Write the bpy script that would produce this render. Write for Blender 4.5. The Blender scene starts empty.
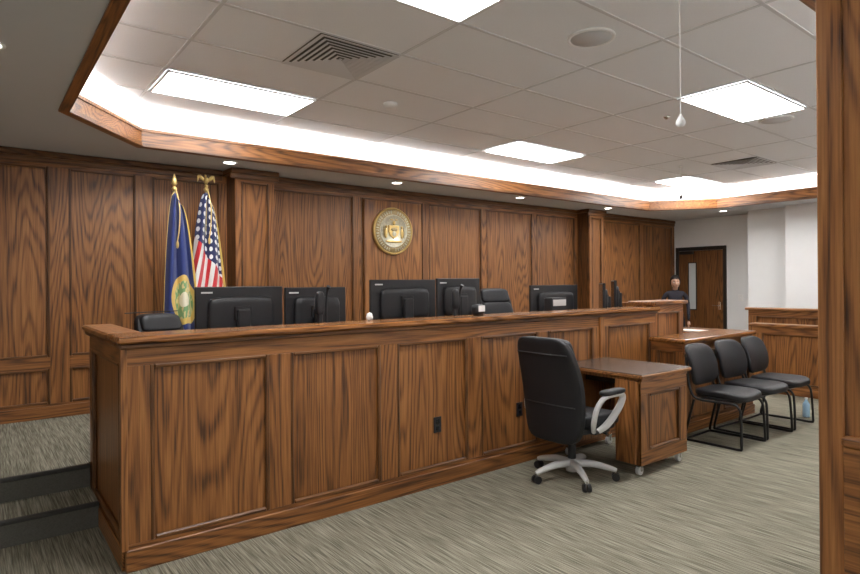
import bpy, bmesh, math, random
from mathutils import Vector, Matrix, Euler
random.seed(4)
sc=bpy.context.scene
sc.view_settings.view_transform='Standard'
sc.view_settings.look='None'
sc.view_settings.exposure=0.72

# ---------------------------------------------------------------- materials
def newmat(name):
    m=bpy.data.materials.new(name); m.use_nodes=True
    nt=m.node_tree; nt.nodes.clear()
    out=nt.nodes.new('ShaderNodeOutputMaterial'); bs=nt.nodes.new('ShaderNodeBsdfPrincipled')
    nt.links.new(bs.outputs[0],out.inputs[0])
    return m,nt,bs
def N(nt,t,**kw):
    n=nt.nodes.new(t)
    for k,v in kw.items(): setattr(n,k,v)
    return n
def plain(name,col,rough=.5,metal=0,noise=0.0,nscale=40,bump=0.0,spec=None,emit=None,es=0,coat=0):
    m,nt,bs=newmat(name)
    bs.inputs['Base Color'].default_value=(*col,1); bs.inputs['Roughness'].default_value=rough
    bs.inputs['Metallic'].default_value=metal
    if coat: bs.inputs['Coat Weight'].default_value=coat
    if spec is not None: bs.inputs['Specular IOR Level'].default_value=spec
    if emit:
        bs.inputs['Emission Color'].default_value=(*emit,1); bs.inputs['Emission Strength'].default_value=es
    tc=N(nt,'ShaderNodeTexCoord'); no=N(nt,'ShaderNodeTexNoise'); no.inputs['Scale'].default_value=nscale
    no.inputs['Detail'].default_value=3
    nt.links.new(tc.outputs['Object'],no.inputs['Vector'])
    if noise>0:
        mx=N(nt,'ShaderNodeMix',data_type='RGBA')
        mx.inputs[6].default_value=(*[c*(1-noise) for c in col],1)
        mx.inputs[7].default_value=(*[min(1,c*(1+noise)) for c in col],1)
        nt.links.new(no.outputs[0],mx.inputs[0]); nt.links.new(mx.outputs[2],bs.inputs['Base Color'])
    if bump>0:
        bp=N(nt,'ShaderNodeBump'); bp.inputs['Strength'].default_value=bump; bp.inputs['Distance'].default_value=.003
        nt.links.new(no.outputs[0],bp.inputs['Height']); nt.links.new(bp.outputs[0],bs.inputs['Normal'])
    return m
def math_(nt,op,a,b=None,c=None):
    n=N(nt,'ShaderNodeMath',operation=op)
    for i,v in enumerate((a,b,c)):
        if v is None: continue
        if isinstance(v,(int,float)): n.inputs[i].default_value=v
        else: nt.links.new(v,n.inputs[i])
    return n.outputs[0]
def wood(name,axis,tint=1.0,rough=.40):
    m,nt,bs=newmat(name)
    tc=N(nt,'ShaderNodeTexCoord'); ge=N(nt,'ShaderNodeNewGeometry')
    rnd=ge.outputs['Random Per Island']
    cb=N(nt,'ShaderNodeCombineXYZ')
    nt.links.new(math_(nt,'MULTIPLY',rnd,37.0),cb.inputs[0]); nt.links.new(math_(nt,'MULTIPLY',rnd,21.3),cb.inputs[1]); nt.links.new(math_(nt,'MULTIPLY',rnd,53.1),cb.inputs[2])
    ad=N(nt,'ShaderNodeVectorMath',operation='ADD')
    nt.links.new(tc.outputs['Object'],ad.inputs[0]); nt.links.new(cb.outputs[0],ad.inputs[1])
    def sc_(a,g):
        v=[a,a,a]; v['xyz'.index(axis)]=g
        mp=N(nt,'ShaderNodeVectorMath',operation='MULTIPLY'); mp.inputs[1].default_value=v
        nt.links.new(ad.outputs[0],mp.inputs[0]); return mp.outputs[0]
    n1=N(nt,'ShaderNodeTexNoise'); n1.inputs['Scale'].default_value=1; n1.inputs['Detail'].default_value=3; n1.inputs['Roughness'].default_value=.3
    nt.links.new(sc_(3.1,.26),n1.inputs['Vector'])
    ring=math_(nt,'SINE',math_(nt,'MULTIPLY',n1.outputs[0],185.0))
    ring=math_(nt,'MULTIPLY_ADD',ring,.5,.5)
    ring=math_(nt,'POWER',ring,2.4)
    n2=N(nt,'ShaderNodeTexNoise'); n2.inputs['Scale'].default_value=1; n2.inputs['Detail'].default_value=3
    nt.links.new(sc_(125,3.5),n2.inputs['Vector'])
    n3=N(nt,'ShaderNodeTexNoise'); n3.inputs['Scale'].default_value=1; n3.inputs['Detail'].default_value=3
    nt.links.new(sc_(22,.40),n3.inputs['Vector'])
    ring=math_(nt,'MULTIPLY',ring,math_(nt,'MULTIPLY_ADD',n2.outputs[0],1.4,.2))
    f=math_(nt,'MULTIPLY_ADD',ring,.32,math_(nt,'MULTIPLY_ADD',n2.outputs[0],.72,math_(nt,'MULTIPLY',n3.outputs[0],.38)))
    f=math_(nt,'MULTIPLY_ADD',rnd,.09,math_(nt,'SUBTRACT',f,.12))
    cr=N(nt,'ShaderNodeValToRGB'); e=cr.color_ramp.elements
    e[0].position=.30; e[0].color=(.375*tint,.158*tint,.046*tint,1)
    e[1].position=.92; e[1].color=(.060*tint,.0205*tint,.0058*tint,1)
    k=e.new(.54); k.color=(.242*tint,.094*tint,.0245*tint,1)
    nt.links.new(f,cr.inputs[0]); nt.links.new(cr.outputs[0],bs.inputs['Base Color'])
    bs.inputs['Roughness'].default_value=rough
    bp=N(nt,'ShaderNodeBump'); bp.inputs['Strength'].default_value=.12; bp.inputs['Distance'].default_value=.001
    nt.links.new(n2.outputs[0],bp.inputs['Height']); nt.links.new(bp.outputs[0],bs.inputs['Normal'])
    return m
WV=wood('oak_vertical','z'); WX=wood('oak_along_x','x'); WY=wood('oak_along_y','y')
MV=wood('oak_moulding_vertical','z',.50); MX=wood('oak_moulding_x','x',.58); MY=wood('oak_moulding_y','y',.58)
WT=wood('oak_top','x',1.05,.26)
def carpet():
    m,nt,bs=newmat('carpet_striated')
    tc=N(nt,'ShaderNodeTexCoord')
    def nz(s,d):
        mp=N(nt,'ShaderNodeVectorMath',operation='MULTIPLY'); mp.inputs[1].default_value=s
        nt.links.new(tc.outputs['Object'],mp.inputs[0])
        n=N(nt,'ShaderNodeTexNoise'); n.inputs['Scale'].default_value=1; n.inputs['Detail'].default_value=d
        nt.links.new(mp.outputs[0],n.inputs['Vector']); return n.outputs[0]
    a=nz((150,4.2,30),2); b=nz((70,1.3,12),1); c=nz((260,260,260),1)
    f=math_(nt,'MULTIPLY_ADD',a,.58,math_(nt,'MULTIPLY_ADD',b,.23,math_(nt,'MULTIPLY',c,.26)))
    cr=N(nt,'ShaderNodeValToRGB'); e=cr.color_ramp.elements
    e[0].position=.41; e[0].color=(.112,.102,.074,1)
    e[1].position=.67; e[1].color=(.40,.375,.295,1)
    k=e.new(.54); k.color=(.245,.228,.172,1)
    nt.links.new(f,cr.inputs[0]); nt.links.new(cr.outputs[0],bs.inputs['Base Color'])
    bs.inputs['Roughness'].default_value=.95; bs.inputs['Specular IOR Level'].default_value=.1
    bp=N(nt,'ShaderNodeBump'); bp.inputs['Strength'].default_value=.35; bp.inputs['Distance'].default_value=.003
    nt.links.new(f,bp.inputs['Height']); nt.links.new(bp.outputs[0],bs.inputs['Normal'])
    return m
CARPET=carpet()
WHITE=plain('paint_white',(.83,.84,.84),.75,noise=.02,nscale=8)
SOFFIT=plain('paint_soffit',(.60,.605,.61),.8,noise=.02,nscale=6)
TILE=plain('ceiling_tile',(.84,.865,.89),.9,noise=.06,nscale=160,bump=.2)
TBAR=plain('tbar',(.64,.655,.67),.5)
BLACK=plain('black_plastic',(.012,.012,.014),.45,noise=.1)
DARKP=plain('dark_screen',(.006,.006,.008),.15)
LEATHER=plain('black_leather',(.010,.010,.012),.48,noise=.2,nscale=300,bump=.25,spec=.35)
STEELB=plain('black_steel',(.015,.015,.015),.3,metal=.3)
SILVER=plain('silver_plastic',(.62,.62,.62),.3,metal=.1)
CHROME=plain('chrome',(.7,.7,.7),.2,metal=1)
RUBBER=plain('rubber_nosing',(.035,.033,.03),.6)
RISER=plain('riser_dark',(.10,.095,.08),.8,noise=.35,nscale=120)
GOLD=plain('gold',(.72,.52,.20),.35,metal=.7,noise=.25,nscale=60)
PEWTER=plain('pewter',(.70,.65,.52),.4,metal=.5,noise=.5,nscale=45)
DGOLD=plain('dark_gold',(.42,.32,.16),.5,metal=.4,noise=.4,nscale=50)
BRONZE=plain('bronze_frame',(.035,.03,.026),.4,metal=.4)
PAPER=plain('paper',(.85,.85,.83),.8)
GLASSL=plain('lite_glass',(.55,.6,.6),.08)
LAMIN=plain('speckled_laminate',(.105,.078,.062),.25,noise=.7,nscale=220)
def emis(name,col,s):
    return plain(name,(.9,.9,.9),.6,emit=col,es=s)
PANEL=emis('light_diffuser',(1,.99,.985),15)
STRIP=emis('cove_led',(1,.99,.985),33)
DOWN=emis('downlight_lens',(1,.95,.86),14)

# ---------------------------------------------------------------- builder
class B:
    def __init__(s): s.V=[];s.F=[];s.M=[];s.S=[];s.mats=[];s.UV=None
    def add(s,vs,fs,mat,smooth=False,X=None):
        o=len(s.V)
        for v in vs:
            v=Vector(v); s.V.append(X@v if X else v)
        if mat not in s.mats: s.mats.append(mat)
        i=s.mats.index(mat)
        for f in fs: s.F.append([a+o for a in f]); s.M.append(i); s.S.append(smooth)
    def box(s,x0,x1,y0,y1,z0,z1,mat,bev=.003,X=None):
        if x1<x0:x0,x1=x1,x0
        if y1<y0:y0,y1=y1,y0
        if z1<z0:z0,z1=z1,z0
        b=min(bev,(x1-x0)*.3,(y1-y0)*.3,(z1-z0)*.3)
        lo=(x0,y0,z0);hi=(x1,y1,z1);vs=[];idx={}
        for sx in(0,1):
            for sy in(0,1):
                for sz in(0,1):
                    sg=(sx,sy,sz)
                    for ax in range(3):
                        p=[]
                        for a in range(3):
                            full=hi[a] if sg[a] else lo[a]
                            p.append(full if a==ax else (full-b if sg[a] else full+b))
                        idx[(sg,ax)]=len(vs); vs.append(p)
        fs=[]
        for ax in range(3):
            o=[a for a in range(3) if a!=ax]
            for sd in(0,1):
                q=[]
                for (a,c) in((0,0),(1,0),(1,1),(0,1)):
                    g=[0,0,0];g[ax]=sd;g[o[0]]=a;g[o[1]]=c;q.append(idx[(tuple(g),ax)])
                fs.append(q)
            for a in(0,1):
                for c in(0,1):
                    g0=[0,0,0];g0[o[0]]=a;g0[o[1]]=c;g1=list(g0);g1[ax]=1
                    g0=tuple(g0);g1=tuple(g1)
                    fs.append([idx[(g0,o[0])],idx[(g1,o[0])],idx[(g1,o[1])],idx[(g0,o[1])]])
        for sx in(0,1):
            for sy in(0,1):
                for sz in(0,1):
                    g=(sx,sy,sz); fs.append([idx[(g,0)],idx[(g,1)],idx[(g,2)]])
        s.add(vs,fs,mat,False,X)
    def tube(s,pts,r,mat,seg=10,closed=False,smoothpath=0,flat=1.0):
        P=[Vector(p) for p in pts]
        R=list(r) if isinstance(r,(list,tuple)) else [r]*len(P)
        if smoothpath:
            Q=[];QR=[];n=len(P)
            rng=range(n) if closed else range(n-1)
            for i in rng:
                p0=P[(i-1)%n] if closed else P[max(i-1,0)];p1=P[i];p2=P[(i+1)%n];p3=P[(i+2)%n] if closed else P[min(i+2,n-1)]
                for k in range(smoothpath):
                    t=k/smoothpath
                    Q.append(.5*((2*p1)+(p2-p0)*t+(2*p0-5*p1+4*p2-p3)*t*t+(3*p1-p0-3*p2+p3)*t**3))
                    QR.append(R[i]*(1-t)+R[(i+1)%n]*t)
            if not closed: Q.append(P[-1]);QR.append(R[-1])
            P=Q;R=QR
        n=len(P);vs=[];fs=[]
        T=[]
        for i in range(n):
            a=P[(i-1)%n] if closed else P[max(i-1,0)]; c=P[(i+1)%n] if closed else P[min(i+1,n-1)]
            d=(c-a); T.append(d.normalized() if d.length>1e-9 else Vector((0,0,1)))
        up=Vector((0,0,1)) if abs(T[0].z)<.9 else Vector((1,0,0))
        nn=(up-T[0]*up.dot(T[0])).normalized()
        for i in range(n):
            nn=(nn-T[i]*nn.dot(T[i])).normalized(); bb=T[i].cross(nn)
            for k in range(seg):
                a=2*math.pi*k/seg
                vs.append(P[i]+(nn*math.cos(a)+bb*math.sin(a)*flat)*R[i])
        m=n if closed else n-1
        for i in range(m):
            j=(i+1)%n
            for k in range(seg):
                l=(k+1)%seg; fs.append([i*seg+k,i*seg+l,j*seg+l,j*seg+k])
        s.add(vs,fs,mat,True)
        if not closed:
            s.add(vs[:seg],[list(range(seg))],mat); s.add(vs[-seg:],[list(range(seg))],mat)
    def cyl(s,p0,p1,r,mat,r1=None,seg=20): s.tube([p0,p1],[r,r if r1 is None else r1],mat,seg)
    def lathe(s,prof,c,mat,seg=32,X=None,smooth=True):
        vs=[];fs=[]
        for (r,z) in prof:
            for k in range(seg):
                a=2*math.pi*k/seg; vs.append(Vector((c[0]+r*math.cos(a),c[1]+r*math.sin(a),c[2]+z)))
        for i in range(len(prof)-1):
            for k in range(seg):
                l=(k+1)%seg; fs.append([i*seg+k,i*seg+l,(i+1)*seg+l,(i+1)*seg+k])
        fs.append(list(range(seg))); fs.append([(len(prof)-1)*seg+k for k in range(seg)])
        s.add(vs,fs,mat,smooth,X)
    def pillow(s,size,c,mat,p=5,deform=None,n=8,X=None):
        idx={};vs=[];fs=[]
        def vid(q):
            k=tuple(round(a,5) for a in q)
            if k not in idx:
                idx[k]=len(vs)
                L=(abs(q[0])**p+abs(q[1])**p+abs(q[2])**p)**(1/p)
                w=Vector([q[i]/L*size[i]/2 for i in range(3)])
                if deform: w=Vector(deform(w))
                vs.append(w+Vector(c))
            return idx[k]
        g=[math.tan((-1+2*i/n)*math.pi/4) for i in range(n+1)]
        for ax in range(3):
            o=[a for a in range(3) if a!=ax]
            for sd in(-1,1):
                for i in range(n):
                    for j in range(n):
                        q=[]
                        for (a,b) in((i,j),(i+1,j),(i+1,j+1),(i,j+1)):
                            v=[0,0,0];v[ax]=sd;v[o[0]]=g[a];v[o[1]]=g[b];q.append(vid(v))
                        fs.append(q)
        s.add(vs,fs,mat,True,X)
    def prism(s,poly,z0,z1,mat,smooth=False):
        n=len(poly);vs=[(p[0],p[1],z0) for p in poly]+[(p[0],p[1],z1) for p in poly]
        fs=[list(range(n)),list(range(n,2*n))]+[[i,(i+1)%n,n+(i+1)%n,n+i] for i in range(n)]
        s.add(vs,fs,mat,smooth)
    def build(s,name,loc=(0,0,0),rz=0,parent=None,recalc=True):
        me=bpy.data.meshes.new(name); me.from_pydata([tuple(v) for v in s.V],[],s.F)
        for m in s.mats: me.materials.append(m)
        me.polygons.foreach_set('material_index',s.M); me.polygons.foreach_set('use_smooth',s.S)
        if recalc:
            bm=bmesh.new(); bm.from_mesh(me); bmesh.ops.recalc_face_normals(bm,faces=bm.faces); bm.to_mesh(me); bm.free()
        me.update()
        ob=bpy.data.objects.new(name,me); sc.collection.objects.link(ob)
        ob.location=loc; ob.rotation_euler=(0,0,rz)
        if parent: ob.parent=parent
        return ob

def fbox(b,face,c,u0,u1,d0,d1,z0,z1,mat,bev=.003):
    """box on a facing plane; d measured outward"""
    if face=='-y': b.box(u0,u1,c-d1,c-d0,z0,z1,mat,bev)
    elif face=='+y': b.box(u0,u1,c+d0,c+d1,z0,z1,mat,bev)
    elif face=='-x': b.box(c-d1,c-d0,u0,u1,z0,z1,mat,bev)
    else: b.box(c+d0,c+d1,u0,u1,z0,z1,mat,bev)
def panelrun(b,face,c,u0,u1,z0,z1,stiles,sw=.12,rt=.12,rb=.12,mid=None,mw=.11,base=0,depth=.022,back=.03,ends=None):
    """frame and flat panel run. stiles: interior stile centres"""
    H=WX if face[1]=='y' else WY
    MH=MX if face[1]=='y' else MY
    es=sw if ends is None else ends
    edges=[u0]+list(stiles)+[u1]
    fbox(b,face,c,u0,u1,0,depth-.001,z1-rt,z1,H); fbox(b,face,c,u0,u1,0,depth-.001,z0,z0+rb,H)
    if base: fbox(b,face,c,u0,u1,depth,depth+.014,z0,z0+base,H,.006)
    bays=[]
    for i in range(len(edges)-1):
        a=edges[i]+(es if i==0 else sw/2); e=edges[i+1]-(es if i==len(edges)-2 else sw/2); bays.append((a,e))
    for i,u in enumerate(edges):
        if i==0: a,e=u,u+es
        elif i==len(edges)-1: a,e=u-es,u
        else: a,e=u-sw/2,u+sw/2
        fbox(b,face,c,a,e,0,depth,z0+rb,z1-rt,WV,.002)
    zs=[(z0+rb,z1-rt)]
    if mid: zs=[(z0+rb,mid-mw/2),(mid+mw/2,z1-rt)]
    for (a,e) in bays:
        if mid: fbox(b,face,c,a,e,0,depth-.001,mid-mw/2,mid+mw/2,H)
        for (p,q) in zs:
            fbox(b,face,c,a-.01,e+.01,-back,0,p-.01,q+.01,WV,.001)
            w=.020;t=depth+.004
            fbox(b,face,c,a-.004,a+w,0,t,p-.004,q+.004,MV,.009); fbox(b,face,c,e-w,e+.004,0,t,p-.004,q+.004,MV,.009)
            fbox(b,face,c,a+w,e-w,0,t,p-.004,p+w,MH,.009); fbox(b,face,c,a+w,e-w,0,t,q-w,q+.004,MH,.009)

# ---------------------------------------------------------------- room shell
XL,XR,YB,YN=-2.5,11.2,6.36,-3.0
ZS,ZC=2.72,3.07
b=B(); b.box(XL-.1,XR+.1,YN-.1,YB+.1,-.1,0,CARPET,.001); b.build('floor')
b=B(); b.box(XL,.605,4.15,4.5,0.0,.15,CARPET,.001); b.box(XL,.605,4.145,4.15,.0,.13,RISER,.001); b.box(XL,.605,4.135,4.17,.130,.156,RUBBER,.006)
b.box(XL,.605,4.5,YB-.03,0.0,.30,CARPET,.001); b.box(XL,.605,4.495,4.5,.156,.28,RISER,.001); b.box(XL,.605,4.485,4.52,.280,.306,RUBBER,.006)
b.box(.725,6.2,3.52,YB-.03,0.001,.30,CARPET,.001); b.box(.6,.73,4.57,YB-.03,0.001,.30,CARPET,.001)
b.build('floor_platform')
b=B(); b.box(XL-.1,XR+.1,YB,YB+.12,0,3.3,WHITE,.001); b.build('wall_back')
b=B(); b.box(XL-.12,XL,YN,YB,0,3.3,WHITE,.001); b.build('wall_left')
b=B(); b.box(XL,XR,YN-.12,YN,0,3.3,WHITE,.001); b.build('wall_rear')
b=B(); b.box(XR,XR+.12,YN,YB,0,3.3,WHITE,.001)
b.box(10.7,XR,3.95,4.67,0,ZS,WHITE,.002); b.box(10.4,XR,.8,3.95,0,ZS,WHITE,.002)
b.build('wall_right')

# back wall panelling
b=B(); c=6.33
panelrun(b,'-y',c,XL+.005,2.15,.30,2.70,[-1.532,-.816,-.10,.616,1.332],sw=.15,rt=.12,rb=.13,mid=.80,mw=.11,base=.11,ends=.08)
panelrun(b,'-y',c,2.58,8.10,.30,2.70,[3.77,4.85,5.93,7.02],sw=.10,rt=.12,rb=.13,mid=.80,mw=.11,base=.11,ends=.08)
panelrun(b,'-y',c,8.49,XR-.01,.02,2.70,[10.03],sw=.12,rt=.12,rb=.13,mid=.80,mw=.11,base=.11,ends=.1)
for (a,e) in((2.153,2.58),(8.10,8.49)):
    b.box(a+.06,e,6.125,YB-.03,.30 if a<5 else .02,2.70,WV,.002)
    panelrun(b,'-y',6.085,a+.001,e,.30,2.70,[],sw=.06,rt=.12,rb=.13,mid=.80,mw=.11,base=.11)
    b.box(a,a+.062,6.087,6.335,.30,2.70,MV,.002)
    b.box(e-.03,e+.001,6.087,6.335,.30,2.70,WV,.002)
# backing for seal
b.box(3.86,4.76,6.285,6.33,.95,2.56,WV,.008)
# crown
for (a,e,y) in((XL+.005,2.10,6.308),(2.10,2.63,6.063),(2.63,8.05,6.308),(8.05,8.54,6.063),(8.54,XR-.01,6.308)):
    b.box(a,e,y-.03,y+.02,2.66,2.715,MX,.008); b.box(a,e,y-.014,y+.02,2.61,2.66,MX,.006)
for x in(2.12,8.07):
    b.box(x-.02,x+.05,6.035,6.33,2.66,2.715,MY,.008)
b.build('trim_wall_paneling')

# wood-clad partition at right with opening
b=B(); b.box(2.29,XR,.28,.745,0,3.3,WHITE,.001)
b.build('wall_front')
b=B()
b.box(2.27,2.29,.689,.764,.12,3.2,WV,.003); b.box(2.29,2.45,.745,.765,.0,3.2,WV,.003)
b.box(2.278,2.29,.26,.689,0,3.2,WV,.002)
b.box(2.262,2.29,.689,.768,0,.12,WY,.004)
b.box(2.258,2.278,.26,.689,0,.95,WY,.003); b.box(2.245,2.29,.26,.692,.95,.985,WY,.008)
b.build('trim_opening_casing')

# ---------------------------------------------------------------- ceiling
OCT=[(.52,4.76),(1.16,5.58),(9.1,5.58),(9.75,4.74),(9.75,1.84),(9.1,1.0),(1.16,1.0),(.52,1.84)]
def offset(poly,d):
    n=len(poly);out=[]
    cx=sum(p[0] for p in poly)/n;cy=sum(p[1] for p in poly)/n
    L=[]
    for i in range(n):
        p=Vector(poly[i]);q=Vector(poly[(i+1)%n]);t=(q-p).normalized();nn=Vector((t.y,-t.x))
        if nn.dot((p+q)/2-Vector((cx,cy)))<0: nn=-nn
        L.append((p+nn*d,t))
    for i in range(n):
        p,t=L[i-1];q,u=L[i]
        det=t.x*(-u.y)+u.x*t.y
        s=((q.x-p.x)*(-u.y)+u.x*(q.y-p.y))/det
        out.append((p.x+t.x*s,p.y+t.y*s))
    return out
def ring(b,inner,outer,z0,z1,mats):
    n=len(inner)
    for i in range(n):
        j=(i+1)%n
        m=mats[i%len(mats)] if isinstance(mats,list) else mats
        b.prism([inner[i],inner[j],outer[j],outer[i]],z0,z1,m)
O2=offset(OCT,.18)
b=B()
o=OCT
polys=[[o[0],(XL,o[0][1]),(XL,YB),(o[1][0],YB),o[1]],[o[1],(o[1][0],YB),(o[2][0],YB),o[2]],
 [o[2],(o[2][0],YB),(XR,YB),(XR,o[3][1]),o[3]],[o[3],(XR,o[3][1]),(XR,o[4][1]),o[4]],
 [o[4],(XR,o[4][1]),(XR,YN),(o[5][0],YN),o[5]],[o[5],(o[5][0],YN),(o[6][0],YN),o[6]],
 [o[6],(o[6][0],YN),(XL,YN),(XL,o[7][1]),o[7]],[o[7],(XL,o[7][1]),(XL,o[0][1]),o[0]]]
for p in polys: b.prism(p,ZS,ZS+.02,SOFFIT)
ring(b,O2,offset(OCT,.21),ZS+.02,ZC+.05,WHITE)
b.build('ceiling')
b=B(); b.prism(offset(OCT,.20),ZC,ZC+.04,TILE); b.build('ceiling_tray')
b=B()
fm=[WX,WX,WX,WY,WY,WX,WY,WY]
inn=OCT;out=offset(OCT,.03)
ring(b,inn,out,2.715,2.865,fm)
ring(b,offset(OCT,-.012),offset(OCT,.02),2.712,2.742,[MX,MX,MX,MY,MY,MX,MY,MY])
ring(b,offset(OCT,-.012),offset(OCT,.03),2.845,2.87,fm)
ring(b,offset(OCT,.0),offset(OCT,.055),2.708,2.719,fm)
b.build('trim_ceiling_fascia')
b=B(); ring(b,offset(OCT,.075),offset(OCT,.105),2.745,2.757,STRIP); b.build('cove_light_strip')
# t-bar grid
b=B()
poly=O2
def clip(ax,val):
    r=[]
    n=len(poly)
    for i in range(n):
        p=poly[i];q=poly[(i+1)%n]
        if (p[ax]-val)*(q[ax]-val)<0:
            t=(val-p[ax])/(q[ax]-p[ax]); r.append(p[1-ax]+t*(q[1-ax]-p[1-ax]))
    return (min(r),max(r)) if len(r)>=2 else None
for k in range(-2,9):
    v=1.10+1.22*k; r=clip(0,v)
    if r: b.box(v-.012,v+.012,r[0],r[1],ZC-.004,ZC,TBAR,.001)
for k in range(-2,9):
    v=5.11-.61*k; r=clip(1,v)
    if r: b.box(r[0],r[1],v-.012,v+.012,ZC-.005,ZC,TBAR,.001)
b.build('trim_ceiling_grid')
for yy in(4.50,2.06):
    for xx in(1.10,4.76,8.42):
        b=B(); x0,x1,y0,y1=xx+.015,xx+1.205,yy+.015,yy+.595
        b.box(x0+.02,x1-.02,y0+.02,y1-.02,ZC-.014,ZC-.006,PANEL,.001)
        for q in((x0,x1,y0,y0+.02),(x0,x1,y1-.02,y1),(x0,x0+.02,y0,y1),(x1-.02,x1,y0,y1)):
            b.box(*q,ZC-.018,ZC-.005,WHITE,.002)
        b.build('added_fill_panel')
for (xx,yy) in((-1.2,-1.6),(2.5,-1.6),(6.5,-1.6)):  # unseen panels behind the camera, added to light bench front and post
    b=B(); b.box(xx,xx+1.2,yy,yy+.6,ZS-.012,ZS-.001,PANEL,.001); b.box(xx-.02,xx+1.22,yy-.02,yy+.62,ZS-.008,ZS-.0005,WHITE,.001); b.build('added_fill_panel')
def vent(x0,y0,s=.60):
    b=B(); cx,cy=x0+s/2,y0+s/2
    h=s/2;first=True
    while h>.05:
        w=.034 if first else .026
        X=h-w
        zo,zi=ZC-.016,ZC-.009
        vs=[]
        for (hh,z) in((h,zo),(X,zi),(X,zi+.003),(h,zo+.003)):
            vs+=[(cx-hh,cy-hh,z),(cx+hh,cy-hh,z),(cx+hh,cy+hh,z),(cx-hh,cy+hh,z)]
        fs=[]
        for r in range(4):
            r2=(r+1)%4
            fs+=[[r*4+i,r*4+(i+1)%4,r2*4+(i+1)%4,r2*4+i] for i in range(4)]
        b.add(vs,fs,TBAR); h=X-.014; first=False
    b.box(cx-h,cx+h,cy-h,cy+h,ZC-.014,ZC-.010,TBAR)
    b.box(x0+.002,x0+s-.002,y0+.002,y0+s-.002,ZC-.004,ZC-.001,RISER)
    b.build('ceiling_vent')
vent(1.715,3.285);vent(7.815,3.285)
for (x,y,r) in((3.13,2.32,.15),(6.17,2.42,.15)):
    b=B(); b.lathe([(r,0),(r,-.012),(r*.9,-.016),(r*.86,-.008),(.001,-.010)],(x,y,ZC-.001),WHITE); b.lathe([(r*.86,-.009),(r*.86,-.012),(.001,-.014)],(x,y,ZC),TBAR); b.build('ceiling_speaker')
b=B(); b.lathe([(.06,0),(.06,-.02),(.045,-.045),(.001,-.05)],(2.87,4.23,ZC),WHITE); b.build('smoke_detector')
b=B(); b.lathe([(.03,0),(.03,-.01),(.012,-.03),(.001,-.03)],(5.2,3.0,ZC),CHROME); b.build('sprinkler_head')
for (x,y) in((2.02,5.84),(4.05,5.84),(6.2,5.84),(8.3,5.84),(.06,3.67),(-1.4,5.6),(10.3,4.9)):
    b=B(); b.lathe([(.075,0),(.075,-.006),(.058,-.008),(.055,-.002)],(x,y,ZS),WHITE); b.lathe([(.055,-.003),(.001,-.004)],(x,y,ZS),DOWN); b.build('recessed_downlight')
def hangmic(x,y,z,k=1):
    b=B(); b.cyl((x,y,z+.03),(x,y,ZC-.0),.0022*k,SILVER,seg=8); b.lathe([(.004,.045),(.012,.03),(.022,.012),(.024,-.002),(.018,-.016),(.001,-.022)],(x,y,z),WHITE if k==1 else BLACK,seg=16)
    b.lathe([(.03,0),(.025,-.02),(.001,-.02)],(x,y,ZC),WHITE,seg=16); b.build('hanging_microphone')
hangmic(2.86,1.574,2.31);hangmic(7.63,4.2,2.64,1.6)

# ---------------------------------------------------------------- judge bench
b=B()
yf=3.408
panelrun(b,'-y',yf,.614,4.70,.0,1.175,[1.47,2.27,3.07,3.87],sw=.14,rt=.10,rb=.14,base=.115,ends=.125)
panelrun(b,'-y',yf,4.70,5.62,.0,1.175,[],sw=.10,rt=.10,rb=.14,base=.115)
b.box(4.655,4.715,3.366,3.41,.115,1.175,WV,.004)
panelrun(b,'-x',.636,3.41,4.56,.0,1.175,[],sw=.12,rt=.10,rb=.14,base=.115)
b.box(.592,.625,3.372,3.41,.115,1.175,WV,.003)
b.box(.665,6.22,3.438,3.515,.0,1.175,WX,.002); b.box(.666,.72,3.515,4.56,.0,1.175,WY,.002)
b.box(.62,.72,4.56,4.575,.0,1.175,WV,.002)
b.box(.575,5.66,3.345,3.66,1.195,1.232,WT,.01); b.box(.575,.76,3.66,4.60,1.195,1.232,WY,.01)
b.box(.59,5.64,3.362,3.50,1.165,1.196,MX,.008); b.box(.59,.70,3.50,4.585,1.165,1.196,MY,.008)
panelrun(b,'-y',3.43,5.62,6.22,.0,1.25,[],sw=.08,rt=.08,rb=.14)
b.box(5.6,6.26,3.37,3.7,1.25,1.29,WX,.008); b.box(5.62,6.22,3.50,3.62,1.17,1.25,WX); b.box(6.12,6.22,3.515,4.2,0.0,1.25,WV)
b.box(.725,6.115,3.52,4.30,.985,1.02,WX,.004)
for x in(2.2,3.9,5.5): b.box(x,x+.04,3.56,4.25,.302,.985,WV)
b.build('judge_bench')
for (x,z) in((2.71,.447),(3.586,.44)):
    b=B(); b.box(x-.036,x+.036,yf-.008,yf-.0015,z-.058,z+.058,BLACK,.003); 
    for dz in(-.024,.024): b.box(x-.015,x+.015,yf-.0105,yf-.008,z+dz-.015,z+dz+.015,DARKP,.003)
    b.build('wall_outlet')

# witness stand
b=B()
panelrun(b,'-y',3.022,5.49,6.99,.0,.89,[6.24],sw=.10,rt=.09,rb=.13,base=.10)
panelrun(b,'-x',5.512,3.022,3.36,.0,.89,[],sw=.07,rt=.09,rb=.13,base=.10)
b.box(5.55,6.99,3.06,3.36,.0,.885,WX,.002); b.box(6.28,6.99,3.36,3.98,.0,.885,WV,.002)
b.box(5.46,7.02,2.975,3.365,.89,.93,WT,.008); b.box(6.275,7.02,3.365,4.0,.89,.93,WT,.008)
b.build('witness_stand')
b=B(); b.box(6.45,6.66,3.35,3.63,.9305,.934,PAPER,.001); b.build('paper_sheet')

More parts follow.
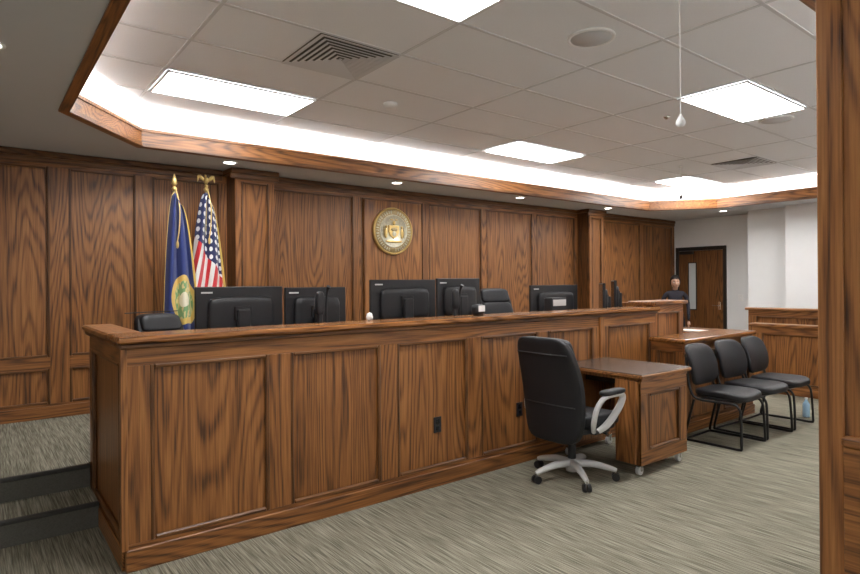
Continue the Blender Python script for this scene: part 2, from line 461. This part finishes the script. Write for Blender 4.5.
# jury box rails
b=B()
panelrun(b,'-x',8.42,.80,3.61,.0,.88,[1.7,2.65],sw=.12,rt=.09,rb=.14,base=.10)
b.box(8.45,8.54,.80,3.61,.0,.88,WY,.002); b.box(8.36,8.58,.80,3.65,.88,.92,WY,.008)
b.build('jury_box_rail')
b=B()
panelrun(b,'-x',9.62,.80,4.19,.0,1.04,[1.9,3.0],sw=.12,rt=.09,rb=.14,base=.10)
b.box(9.65,9.74,.80,4.19,.0,1.04,WY,.002); b.box(9.56,9.78,.80,4.23,1.04,1.08,WY,.008)
b.build('jury_box_rail')

# ---------------------------------------------------------------- door
DW=wood('door_wood','z',.60)
b=B(); X=XR
for q in((5.27,5.33),(6.21,6.27)): b.box(X-.035,X-.001,q[0],q[1],0,2.17,BRONZE,.004)
b.box(X-.035,X-.001,5.33,6.21,2.10,2.17,BRONZE,.004)
b.box(X-.022,X-.002,5.335,6.205,.01,2.095,DW,.003)
fy=5.93
for q in((fy-.09,fy-.07,.95,1.85),(fy+.07,fy+.09,.95,1.85)): b.box(X-.032,X-.02,q[0],q[1],q[2],q[3],BRONZE,.003)
b.box(X-.032,X-.02,fy-.09,fy+.09,1.85,1.87,BRONZE,.003);b.box(X-.032,X-.02,fy-.09,fy+.09,.93,.95,BRONZE,.003)
b.box(X-.026,X-.02,fy-.07,fy+.07,.95,1.85,GLASSL,.001)
b.box(X-.028,X-.02,5.36,6.18,.02,.25,CHROME,.002)
b.box(X-.03,X-.02,5.38,5.43,.95,1.10,CHROME,.003); b.cyl((X-.03,5.405,1.03),(X-.075,5.405,1.03),.009,CHROME,seg=12); b.cyl((X-.07,5.40,1.03),(X-.07,5.52,1.03),.009,CHROME,seg=12)
b.box(X-.06,X-.02,5.9,6.18,2.03,2.09,BRONZE,.004)
b.build('door_1')
b=B(); b.box(X-.008,X-.001,4.98,5.06,1.12,1.24,PAPER,.002); b.box(X-.014,X-.008,5.01,5.03,1.16,1.20,WHITE,.002); b.build('light_switch')

# ---------------------------------------------------------------- rolling table
b=B(); x0,x1,y0,y1=4.01,4.68,2.54,3.32;zt=.79
b.box(x0-.03,x1+.03,y0-.03,y1+.03,zt-.035,zt-.006,WX,.006); b.box(x0-.024,x1+.024,y0-.024,y1+.024,zt-.006,zt,LAMIN,.002)
b.box(x0,x1,y0-.008,y1,zt-.06,zt-.035,WX,.004)
panelrun(b,'-y',y0+.02,x0,x1,.085,zt-.06,[],sw=.10,rt=.10,rb=.11)
b.box(x0,x1,y0+.05,y0+.23,.085,zt-.06,WV,.003)
b.box(x0,x0+.02,y0+.0,y0+.05,.085,zt-.06,WV,.003)
b.box(x1-.03,x1,y0+.23,y1-.04,.2,zt-.06,WV,.003)
b.box(x0,x1,y1-.04,y1,.085,zt-.06,WV,.003)
b.box(x0+.3,x1,y0+.23,y1-.04,zt-.16,zt-.06,BLACK,.003)
for (x,y) in((x0+.05,y0+.05),(x1-.05,y0+.05),(x0+.05,y1-.05),(x1-.05,y1-.05)):
    b.box(x-.025,x+.025,y-.02,y+.02,.066,.088,CHROME,.003)
    b.cyl((x-.0,y-.014,.036),(x,y+.014,.036),.035,SILVER,seg=20); b.box(x-.006,x+.012,y-.022,y-.016,.03,.075,CHROME,.002); b.box(x-.006,x+.012,y+.016,y+.022,.03,.075,CHROME,.002)
b.build('rolling_table')

# ---------------------------------------------------------------- chairs
def office_chair(name,loc,rz,armmat=SILVER,basemat=SILVER,wd=.56,top=1.10):
    b=B()
    b.lathe([(.045,.055),(.05,.08),(.045,.13),(.03,.15)],(0,0,0),basemat,seg=24)
    for k in range(5):
        a=2*math.pi*k/5+.35; c,s=math.cos(a),math.sin(a)
        b.tube([(c*.03,s*.03,.115),(c*.15,s*.15,.115),(c*.27,s*.27,.092),(c*.325,s*.325,.075)],[.032,.028,.022,.016],basemat,seg=10,smoothpath=4)
        cx,cy=c*.32,s*.32
        b.cyl((cx,cy,.045),(cx,cy,.075),.008,CHROME,seg=8)
        for sd in(-1,1):
            ox,oy=-s*.018*sd,c*.018*sd
            b.cyl((cx+ox*.4,cy+oy*.4,.029),(cx+ox*1.5,cy+oy*1.5,.029),.029,BLACK,seg=18)
    b.cyl((0,0,.12),(0,0,.28),.03,BLACK); b.cyl((0,0,.28),(0,0,.40),.016,CHROME)
    b.box(-.16,.14,-.09,.09,.375,.41,BLACK,.01)
    b.tube([(.05,-.08,.385),(.06,-.2,.385),(.06,-.27,.38)],[.006,.006,.012],BLACK,seg=8)
    def sd_(w):
        x,y,z=w; z+= -.35*max(0,x-.12)**2*4 + .25*y*y; return (x,y*(1-.12*(-x/.27) if x<0 else 1),z)
    b.pillow((.54,wd-.02,.115),(.03,0,.465),LEATHER,p=5,deform=sd_,n=12)
    b.pillow((.50,wd-.06,.05),(.02,0,.415),BLACK,p=6,n=8)
    zb0=.32;H=top-zb0
    def df0(w):
        x,y,z=w; t=(z+H/2)/H
        y*=1-.10*abs(t-.55)**1.5*3-.05*t
        return (x-.14*(t-.1)+.05*math.sin(t*math.pi)+.35*y*y,y,z)
    b.pillow((.085,wd,H),(-.245,0,zb0+H/2),LEATHER,p=6,deform=df0,n=16)
    for (zc,hh) in((.62,.27),(.85,.21),(1.02,.15)):
        zz=zb0+(zc-.38)*H/.72
        def df(w,zc=zz):
            x,y,z=w; t=(z+zc-zb0)/H
            return (x-.14*(t-.1)+.05*math.sin(t*math.pi)+.35*y*y,y*(1-.10*abs(t-.55)**1.5*3-.05*t),z)
        b.pillow((.10,wd-.06,hh*1.02*(H/.72)),(-.215,0,zz),LEATHER,p=5,deform=df,n=10)
    for zc in(.98,.60):
        t=(zc-zb0)/H
        pts=[(-.245-.043-.14*(t-.1)+.05*math.sin(t*math.pi)+.35*y*y,y,zc) for y in [i*.046-.23 for i in range(11)]]
        b.tube(pts,.004,BLACK,seg=6)
    for s in(-1,1):
        y=s*(wd/2+.02)
        b.tube([(-.10,y*.90,.42),(-.145,y*1.02,.50),(-.13,y*1.08,.60),(-.05,y*1.1,.665),(.08,y*1.1,.675),(.17,y*1.1,.662),(.17,y*1.08,.61),(.11,y*1.04,.53),(.03,y*.98,.455),(-.05,y*.9,.412)],[.022,.026,.026,.026,.024,.022,.025,.026,.026,.02],armmat,seg=12,smoothpath=5,flat=.75)
        b.pillow((.27,.075,.04),(.05,y*1.1,.698),LEATHER,p=4,n=8)
        b.box(-.1,.08,min(y*.6,y*.95),max(y*.6,y*.95),.395,.415,BLACK,.004)
    return b.build(name,loc,rz)
office_chair('office_chair',(3.61,2.88,0),math.radians(1))
office_chair('office_chair',(4.99,4.90,.30),math.radians(-100),BLACK,BLACK,.50,1.13)
office_chair('office_chair',(1.28,4.78,.30),math.radians(-70),BLACK,BLACK,.44,.97)

def guest_chair(name,loc,rz):
    b=B()
    def sd_(w):
        x,y,z=w; return (x,y*(1+.10*(x/.24)),z-.9*max(0,x-.1)**2+.2*y*y)
    b.pillow((.48,.47,.075),(.0,0,.455),LEATHER,p=4.5,deform=sd_,n=12)
    b.pillow((.42,.42,.03),(-.01,0,.418),BLACK,p=6,n=6)
    def bd(w):
        x,y,z=w; t=(z+.19)/.38
        return (x-.09*t+.5*y*y+.03*math.sin(t*math.pi),y*(1-.16*abs(t-.5)**2*2+.02),z)
    b.pillow((.06,.48,.38),(-.235,0,.70),LEATHER,p=4.5,deform=bd,n=14)
    r=.0115
    for s in(-1,1):
        y=s*.235
        b.tube([(-.30,y*.80,.80),(-.265,y*.95,.62),(-.235,y,.48),(-.17,y,.405),(.0,y,.40),(.16,y,.40),(.205,y,.37),(.22,y,.30),(.23,y*1.05,.05),(.215,y*1.05,.0125),(.1,y*1.05,.0125),(-.2,y*1.05,.0125),(-.285,y*1.05,.0125)],r,STEELB,seg=10,smoothpath=3)
        b.tube([(-.285,y*1.05,.0125),(-.28,y*1.05,.06),(-.20,y,.395)],r,STEELB,seg=10)
    b.tube([(-.285,-.247,.0125),(-.285,.247,.0125)],r,STEELB,seg=10)
    b.tube([(.15,-.235,.40),(.15,.235,.40)],r,STEELB,seg=10); b.tube([(-.15,-.235,.402),(-.15,.235,.402)],r,STEELB,seg=10)
    return b.build(name,loc,rz)
for i,x in enumerate((5.54,6.12,6.69)):
    guest_chair('guest_chair',(x,2.61,0),math.radians(-90+(1,-3,1)[i]))
b=B(); BL=plain('bottle_plastic',(.35,.55,.75),.15); b.lathe([(.033,0),(.035,.01),(.035,.14),(.014,.18),(.012,.195)],(7.20,2.54,0),BL,seg=20); b.lathe([(.014,.195),(.014,.212),(.001,.212)],(7.20,2.54,0),PAPER,seg=16); b.build('water_bottle')

# ---------------------------------------------------------------- desktop items
def monitor(x0,x1,y,zt,h=.37,rz=0,name='computer_monitor'):
    w=x1-x0; b=B(); z0=1.02; Z=zt-z0
    b.box(-w/2,w/2,-.012,.016,Z-h,Z,BLACK,.005)
    b.box(-w/2+.012,w/2-.012,.0155,.018,Z-h+.02,Z-.012,DARKP,.001)
    b.pillow((w*.74,.06,h*.72),(0,-.014,Z-h/2-.02),BLACK,p=8,n=8)
    b.box(-w*.44,-w*.44+.075,-.0135,-.0118,Z-.045,Z-.034,SILVER,.0005)
    b.box(-.045,.045,-.085,-.045,.012,Z-h*.42,BLACK,.008); b.box(-.06,.06,-.06,-.03,Z-h*.62,Z-h*.36,BLACK,.006)
    b.box(-.13,.13,-.15,.08,.0005,.014,BLACK,.006)
    return b.build(name,((x0+x1)/2,y,z0),rz)
monitor(1.147,1.755,4.0,1.485)
monitor(1.775,2.275,4.0,1.475)
monitor(2.503,3.165,4.0,1.53)
monitor(3.185,3.69,4.0,1.54)
monitor(4.40,5.14,4.02,1.47)
monitor(5.20,5.60,3.88,1.485,.34,math.radians(42))
monitor(5.66,6.06,4.05,1.515,.34,math.radians(40))
b=B(); b.box(4.35,4.58,3.70,3.80,1.021,1.35,BLACK,.01); b.box(4.37,4.56,3.694,3.701,1.27,1.33,SILVER,.004); b.build('desktop_printer')
def phone(x,y,z):
    b=B(); b.box(-.07,.07,-.035,.035,0,.03,BLACK,.01)
    b.tube([(.03,.0,.02),(.03,.02,.2),(.03,.01,.40),(.03,-.02,.46)],[.008,.008,.008,.016],BLACK,seg=8,smoothpath=4)
    b.tube([(-.03,0,.02),(-.03,.0,.30)],[.02,.02],BLACK,seg=12); b.pillow((.06,.05,.17),(-.03,0,.34),BLACK,p=4,n=8)
    b.build('desk_microphone',(x,y,z))
phone(1.96,3.75,1.021); phone(3.22,3.75,1.021)
b=B(); b.pillow((.10,.08,.09),(0,0,.045),BLACK,p=4,n=8); b.box(-.03,.04,-.044,-.036,.03,.08,PAPER,.003); b.build('webcam_box',(3.27,3.56,1.2325))
b=B(); b.lathe([(.018,0),(.026,.02),(.018,.05),(.001,.058)],(2.26,3.62,1.2325),PAPER,seg=14); b.build('crumpled_tissue')

# ---------------------------------------------------------------- wall seal
b=B(); X=Matrix.Translation((4.28,6.284,2.174))@Matrix.Rotation(math.radians(90),4,'X')
R=.305
b.lathe([(R,0),(R,.02),(R*.985,.032),(R*.95,.036),(R*.93,.028),(R*.92,.022),(.001,.022)],(0,0,0),GOLD,seg=64,X=X)
b.lathe([(R*.915,.0222),(R*.915,.025),(R*.72,.025),(.001,.0245)],(0,0,0),DGOLD,seg=64,X=X)
b.lathe([(R*.70,.024),(R*.69,.036),(R*.665,.038),(R*.65,.028),(.001,.028)],(0,0,0),PEWTER,seg=64,X=X)
for k in range(72):
    a=2*math.pi*k/72; b.pillow((.014,.014,.012),(R*.945*math.cos(a),R*.945*math.sin(a),.036),GOLD,p=2,n=2,X=X)
for k in range(44):
    if k in(10,11,33,32): continue
    a=2*math.pi*k/44; XX=X@Matrix.Rotation(a,4,'Z')@Matrix.Translation((R*.81,0,.028))
    w=random.uniform(.012,.02)
    b.box(-.019,.019,-w/2,-w/2+.006,-.003,.005,PEWTER,.001,X=XX)
    if k%3: b.box(-.019,-.012,-w/2,w/2,-.003,.005,PEWTER,.001,X=XX)
    if k%2: b.box(.012,.019,-w/2,w/2,-.003,.005,PEWTER,.001,X=XX)
    if k%3!=1: b.box(-.019,.019,w/2-.006,w/2,-.003,.005,PEWTER,.001,X=XX)
sh=[(-.075,.07),(.075,.07),(.078,-.01),(.055,-.06),(0,-.095),(-.055,-.06),(-.078,-.01)]
b.add([(x,y,.045) for x,y in sh]+[(x*1.08,y*1.08,.028) for x,y in sh],[list(range(7))]+[[i,(i+1)%7,7+(i+1)%7,7+i] for i in range(7)],GOLD,X=X)
b.pillow((.10,.05,.02),(0,.02,.046),DGOLD,p=2,n=4,X=X);b.pillow((.06,.07,.02),(0,-.035,.046),PEWTER,p=2,n=4,X=X)
for s in(-1,1):
    b.pillow((.045,.13,.03),(s*.125,-.03,.038),GOLD,p=2.3,n=5,X=X); b.pillow((.03,.035,.03),(s*.12,.05,.042),GOLD,p=2,n=4,X=X); b.pillow((.012,.15,.012),(s*.155,-.01,.038),DGOLD,p=2.5,n=3,X=X)
b.pillow((.04,.06,.03),(0,.105,.042),GOLD,p=2.3,n=5,X=X)
for s in(-1,1): b.pillow((.05,.015,.015),(s*.035,.145,.04),GOLD,p=2,n=3,X=X)
b.pillow((.26,.03,.015),(0,-.135,.036),GOLD,p=3,n=5,X=X)
b.build('wall_seal_plaque')

# ---------------------------------------------------------------- flags
def flagmat(kind):
    m,nt,bs=newmat('flag_'+kind); bs.inputs['Roughness'].default_value=.6; bs.inputs['Sheen Weight'].default_value=.2
    uv=N(nt,'ShaderNodeUVMap'); sp=N(nt,'ShaderNodeSeparateXYZ'); nt.links.new(uv.outputs[0],sp.inputs[0]); u,v=sp.outputs[0],sp.outputs[1]
    def mixc(f,a,bc):
        mx=N(nt,'ShaderNodeMix',data_type='RGBA'); nt.links.new(f,mx.inputs[0])
        for i,c in((6,a),(7,bc)):
            if isinstance(c,tuple): mx.inputs[i].default_value=(*c,1)
            else: nt.links.new(c,mx.inputs[i])
        return mx.outputs[2]
    if kind=='stripes':
        st=math_(nt,'GREATER_THAN',math_(nt,'FRACT',math_(nt,'MULTIPLY',math_(nt,'ADD',u,math_(nt,'MULTIPLY',v,.55)),4.5)),.5)
        col=mixc(st,(.80,.78,.75),(.58,.02,.03))
        fu=math_(nt,'SUBTRACT',math_(nt,'FRACT',math_(nt,'MULTIPLY',u,6)),.5); fv=math_(nt,'SUBTRACT',math_(nt,'FRACT',math_(nt,'MULTIPLY',v,15)),.5)
        r=math_(nt,'ADD',math_(nt,'MULTIPLY',fu,fu),math_(nt,'MULTIPLY',fv,fv))
        cant=mixc(math_(nt,'LESS_THAN',r,.085),(.015,.022,.10),(.85,.85,.85))
        mk=math_(nt,'LESS_THAN',math_(nt,'ADD',v,math_(nt,'MULTIPLY',u,-.30)),.36)
        col=mixc(mk,col,cant)
    else:
        n=N(nt,'ShaderNodeTexNoise'); n.inputs['Scale'].default_value=14; nt.links.new(uv.outputs[0],n.inputs['Vector'])
        du=math_(nt,'MULTIPLY',math_(nt,'SUBTRACT',u,.60),.42); dv=math_(nt,'SUBTRACT',v,.68)
        r=math_(nt,'SQRT',math_(nt,'ADD',math_(nt,'MULTIPLY',du,du),math_(nt,'MULTIPLY',dv,dv)))
        inn=mixc(math_(nt,'GREATER_THAN',n.outputs[0],.52),(.18,.34,.14),(.66,.55,.25))
        col=mixc(math_(nt,'LESS_THAN',r,.165),(.012,.028,.15),(.70,.48,.12))
        col=mixc(math_(nt,'LESS_THAN',r,.125),col,inn)
        col=mixc(math_(nt,'LESS_THAN',r,.05),col,(.75,.7,.55))
    fr=math_(nt,'MAXIMUM',math_(nt,'GREATER_THAN',u,.955),math_(nt,'GREATER_THAN',v,.975))
    if kind!='stripes': fr=math_(nt,'MAXIMUM',fr,math_(nt,'LESS_THAN',u,.03))
    col=mixc(fr,col,(.70,.47,.10))
    nt.links.new(col,bs.inputs['Base Color']); return m
def flag(name,x,y,ztop,kind,L,wl,wr,tip,ph,nf=2.6):
    emp=bpy.data.objects.new(name,None); sc.collection.objects.link(emp); emp.location=(x,y,.30)
    b=B(); H=ztop-.30
    b.lathe([(.13,.0),(.13,.03),(.11,.05),(.04,.07),(.03,.14)],(0,0,0),GOLD,seg=32)
    b.cyl((0,0,.05),(0,0,H-.12),.0135,DGOLD,seg=14)
    b.lathe([(.02,H-.14),(.026,H-.12),(.012,H-.10)],(0,0,0),GOLD,seg=16)
    if tip=='spear':
        b.lathe([(.01,H-.10),(.028,H-.07),(.02,H-.03),(.002,H+.02)],(0,0,0),GOLD,seg=12)
    else:
        b.pillow((.04,.04,.04),(0,0,H-.09),GOLD,p=2,n=4); b.pillow((.045,.05,.085),(0,0,H-.035),GOLD,p=2,n=6); b.pillow((.025,.03,.03),(-.008,0,H+.015),GOLD,p=2,n=4)
        for s in(-1,1):
            b.tube([(0,0,H-.04),(s*.045,0,H-.01),(s*.07,0,H+.01),(s*.085,0,H-.05)],[.012,.02,.016,.003],GOLD,seg=8,smoothpath=3,flat=.4)
    b.tube([(.01,-.02,H-.13),(.03,-.06,H-.3),(.02,-.08,H-.5),(.0,-.09,H-.62)],.006,GOLD,seg=6,smoothpath=4)
    b.pillow((.025,.025,.07),(0,-.092,H-.65),GOLD,p=2.5,n=4)
    b.build('pole',parent=emp)
    nu,nv=72,44; vs=[];fs=[];uvs=[]
    for j in range(nv+1):
        v=j/nv
        e=v**.42
        for i in range(nu+1):
            u=i/nu
            xx=-wl*e*(1-u)+(.03+(wr-.03)*e)*u-(.005)
            amp=.014+.030*e
            yy=-.025+amp*math.sin(u*math.pi*2*nf+ph+v*1.3)+.010*math.sin(u*19+v*5)-.02*e
            zz=H-.15-v*L-.10*u*(1-.6*v)-.02*math.sin(u*math.pi*2*nf+ph)*v
            vs.append((xx+.008*math.cos(u*math.pi*2*nf+ph)*e,yy,zz)); uvs.append((u,v))
    for j in range(nv):
        for i in range(nu):
            a=j*(nu+1)+i; fs.append([a,a+1,a+nu+2,a+nu+1])
    me=bpy.data.meshes.new('cloth'); me.from_pydata(vs,[],fs); ul=me.uv_layers.new(name='UVMap')
    for lp in me.loops: ul.data[lp.index].uv=uvs[lp.vertex_index]
    me.materials.append(flagmat(kind)); me.polygons.foreach_set('use_smooth',[True]*len(fs))
    ob=bpy.data.objects.new('cloth',me); sc.collection.objects.link(ob); ob.parent=emp
    so=ob.modifiers.new('s','SOLIDIFY'); so.thickness=.003
flag('state_flag',1.48,5.78,2.52,'state',1.44,.12,.22,'spear',0.4)
flag('national_flag',1.865,6.09,2.59,'stripes',1.24,.17,.20,'eagle',1.6,2.2)

# ---------------------------------------------------------------- person
SKIN=plain('skin',(.46,.26,.175),.5,noise=.06,nscale=30)
HAIR=plain('hair_dark',(.012,.008,.006),.6,noise=.3,nscale=80,spec=.3)
EYEW=plain('eye_white',(.8,.8,.78),.3); EYED=plain('eye_dark',(.02,.012,.008),.2); LIP=plain('lips',(.35,.10,.09),.45)
def clothes():
    m,nt,bs=newmat('dark_top_and_trousers'); tc=N(nt,'ShaderNodeTexCoord'); sp=N(nt,'ShaderNodeSeparateXYZ'); nt.links.new(tc.outputs['Object'],sp.inputs[0])
    cr=N(nt,'ShaderNodeValToRGB'); cr.color_ramp.interpolation='CONSTANT'; e=cr.color_ramp.elements
    z=math_(nt,'DIVIDE',sp.outputs[2],2.0); nt.links.new(z,cr.inputs[0])
    e[0].position=0; e[0].color=(.01,.01,.01,1); e[1].position=.04; e[1].color=(.015,.015,.02,1)
    k=e.new(.455); k.color=(.030,.028,.036,1)
    nt.links.new(cr.outputs[0],bs.inputs['Base Color']); bs.inputs['Roughness'].default_value=.85; bs.inputs['Specular IOR Level'].default_value=.2; return m
def skinned(name,verts,edges,radii,mat,parent,sub=2):
    bm=bmesh.new(); ly=bm.verts.layers.skin.verify(); vv=[bm.verts.new(v) for v in verts]
    for i,v in enumerate(vv):
        r=radii[i]; v[ly].radius=r if isinstance(r,tuple) else (r,r)
        v[ly].use_root=(i==0)
    for a,c in edges: bm.edges.new((vv[a],vv[c]))
    me=bpy.data.meshes.new(name); bm.to_mesh(me); bm.free(); me.materials.append(mat)
    ob=bpy.data.objects.new(name,me); sc.collection.objects.link(ob); ob.parent=parent
    sk=ob.modifiers.new('skin','SKIN'); sk.use_smooth_shade=True; su=ob.modifiers.new('sub','SUBSURF'); su.levels=sub; su.render_levels=sub
    return ob
def person(loc,rz):
    emp=bpy.data.objects.new('standing_woman',None); sc.collection.objects.link(emp)
    V=[(0,0,.90),(0,0,1.02),(0,.0,1.16),(0,.01,1.27),(0,.01,1.325),(0,.0,1.36)];R=[(.135,.10),(.115,.085),(.128,.095),(.115,.08),(.055,.052),(.043,.043)]
    E=[(0,1),(1,2),(2,3),(3,4),(4,5)]
    for s in(-1,1):
        o=len(V)
        V+=[(s*.12,.01,1.28),(s*.172,.01,1.245),(s*.208,.02,1.12),(s*.218,.01,1.02),(s*.21,-.05,.90),(s*.205,-.09,.80)]
        R+=[.050,.046,.040,.034,.030,.024]; E+=[(3,o),(o,o+1),(o+1,o+2),(o+2,o+3),(o+3,o+4),(o+4,o+5)]
        o=len(V)
        V+=[(s*.085,0,.82),(s*.095,0,.66),(s*.10,-.01,.45),(s*.10,.01,.27),(s*.10,.02,.09),(s*.105,-.02,.045),(s*.11,-.12,.035)]
        R+=[.095,.078,.056,.050,.038,(.042,.036),(.04,.028)]; E+=[(0,o)]+[(o+i,o+i+1) for i in range(6)]
    skinned('body',V,E,R,clothes(),emp)
    skinned('neck',[(0,0,1.32),(0,-.004,1.38),(0,-.008,1.43)],[(0,1),(1,2)],[.048,.044,.045],SKIN,emp,1)
    for s in(-1,1):
        w=Vector((s*.205,-.095,.79))
        V=[w,w+Vector((0,-.012,-.045)),w+Vector((0,-.02,-.075))];R=[(.022,.018),(.032,.014),(.034,.013)];E=[(0,1),(1,2)]
        skinned('palm',V,E,R,SKIN,emp,1)
        for k,(dy,l) in enumerate(((-.024,.062),(-.008,.07),(.008,.066),(.023,.052))):
            p=w+Vector((0,-.02+dy,-.075)); 
            skinned('finger',[p,p+Vector((-s*.004,-.004,-l*.45)),p+Vector((-s*.014,-.004,-l*.75)),p+Vector((-s*.026,-.002,-l))],[(0,1),(1,2),(2,3)],[.0085,.008,.0075,.0065],SKIN,emp,1)
        p=w+Vector((-s*.004,-.035,-.03)); skinned('thumb',[p,p+Vector((-s*.01,-.025,-.025)),p+Vector((-s*.016,-.03,-.055))],[(0,1),(1,2)],[.011,.0095,.008],SKIN,emp,1)
    b=B(); C=(0,-.012,1.475)
    def hd(w):
        x,y,z=w; t=z/.115
        kx=1-.30*max(0,-t)**1.6-.06*max(0,t)
        yy=y*(1-.12*max(0,-t)) - .012*max(0,-t)
        if y<0:
            yy-= .004*math.exp(-((t+.55)/.18)**2)*math.exp(-(x/.025)**2)
            yy+= .006*math.exp(-((t-.05)/.15)**2)*(math.exp(-((abs(x)-.03)/.014)**2))
        return (x*kx,yy,z)
    b.pillow((.148,.185,.225),C,SKIN,p=2.25,deform=hd,n=20)
    b.tube([(0,-.098,1.482),(0,-.112,1.458),(0,-.118,1.448),(0,-.100,1.440)],[.006,.009,.011,.006],SKIN,seg=10,smoothpath=3)
    b.tube([(-.022,-.092,1.418),(0,-.102,1.416),(.022,-.092,1.418)],[.002,.006,.002],LIP,seg=8,smoothpath=4)
    for s in(-1,1):
        b.pillow((.026,.016,.014),(s*.030,-.092,1.480),EYEW,p=2,n=5); b.pillow((.010,.008,.010),(s*.030,-.0985,1.480),EYED,p=2,n=4)
        b.tube([(s*.045,-.090,1.497),(s*.03,-.101,1.503),(s*.014,-.102,1.498)],[.002,.0035,.002],HAIR,seg=6,smoothpath=3)
        b.pillow((.014,.035,.058),(s*.073,.0,1.472),SKIN,p=2.2,n=6)
    def hh(w):
        x,y,z=w
        if y<-.02 and z<.055:
            k=min(1,(.055-z)/.03); y=y*(1-k)+(-.02+(y+.02)*.25)*k
        if z<-.03: z=-.03+(z+.03)*.75
        return (x,y,z)
    b.pillow((.178,.232,.250),(0,.006,1.490),HAIR,p=2.2,deform=hh,n=20)
    b.pillow((.08,.07,.08),(0,.12,1.475),HAIR,p=2,n=8)
    # tied-back hair falling behind the neck
    b.tube([(0,.115,1.48),(0,.15,1.42),(0,.145,1.34),(0,.125,1.26)],[.028,.034,.028,.010],HAIR,seg=12,smoothpath=5)
    b.build('head',parent=emp)
    emp.location=loc; emp.rotation_euler=(0,0,rz)
person((9.95,5.60,0),math.atan2(.6,.80)-math.pi/2)

# ---------------------------------------------------------------- camera, world
w=bpy.data.worlds.new('world'); sc.world=w; w.use_nodes=True
w.node_tree.nodes['Background'].inputs[0].default_value=(.5,.5,.5,1); w.node_tree.nodes['Background'].inputs[1].default_value=.1
cam=bpy.data.cameras.new('camera'); co=bpy.data.objects.new('camera',cam); sc.collection.objects.link(co)
cam.lens=24.5; cam.sensor_width=36; cam.shift_y=-4/860; cam.clip_start=.05
M=Matrix.Rotation(math.radians(-37.9),4,'Z')@Matrix.Rotation(math.radians(90),4,'X')@Matrix.Rotation(math.radians(-.42),4,'Z')
co.matrix_world=Matrix.Translation((0,0,1.5))@M
sc.camera=co
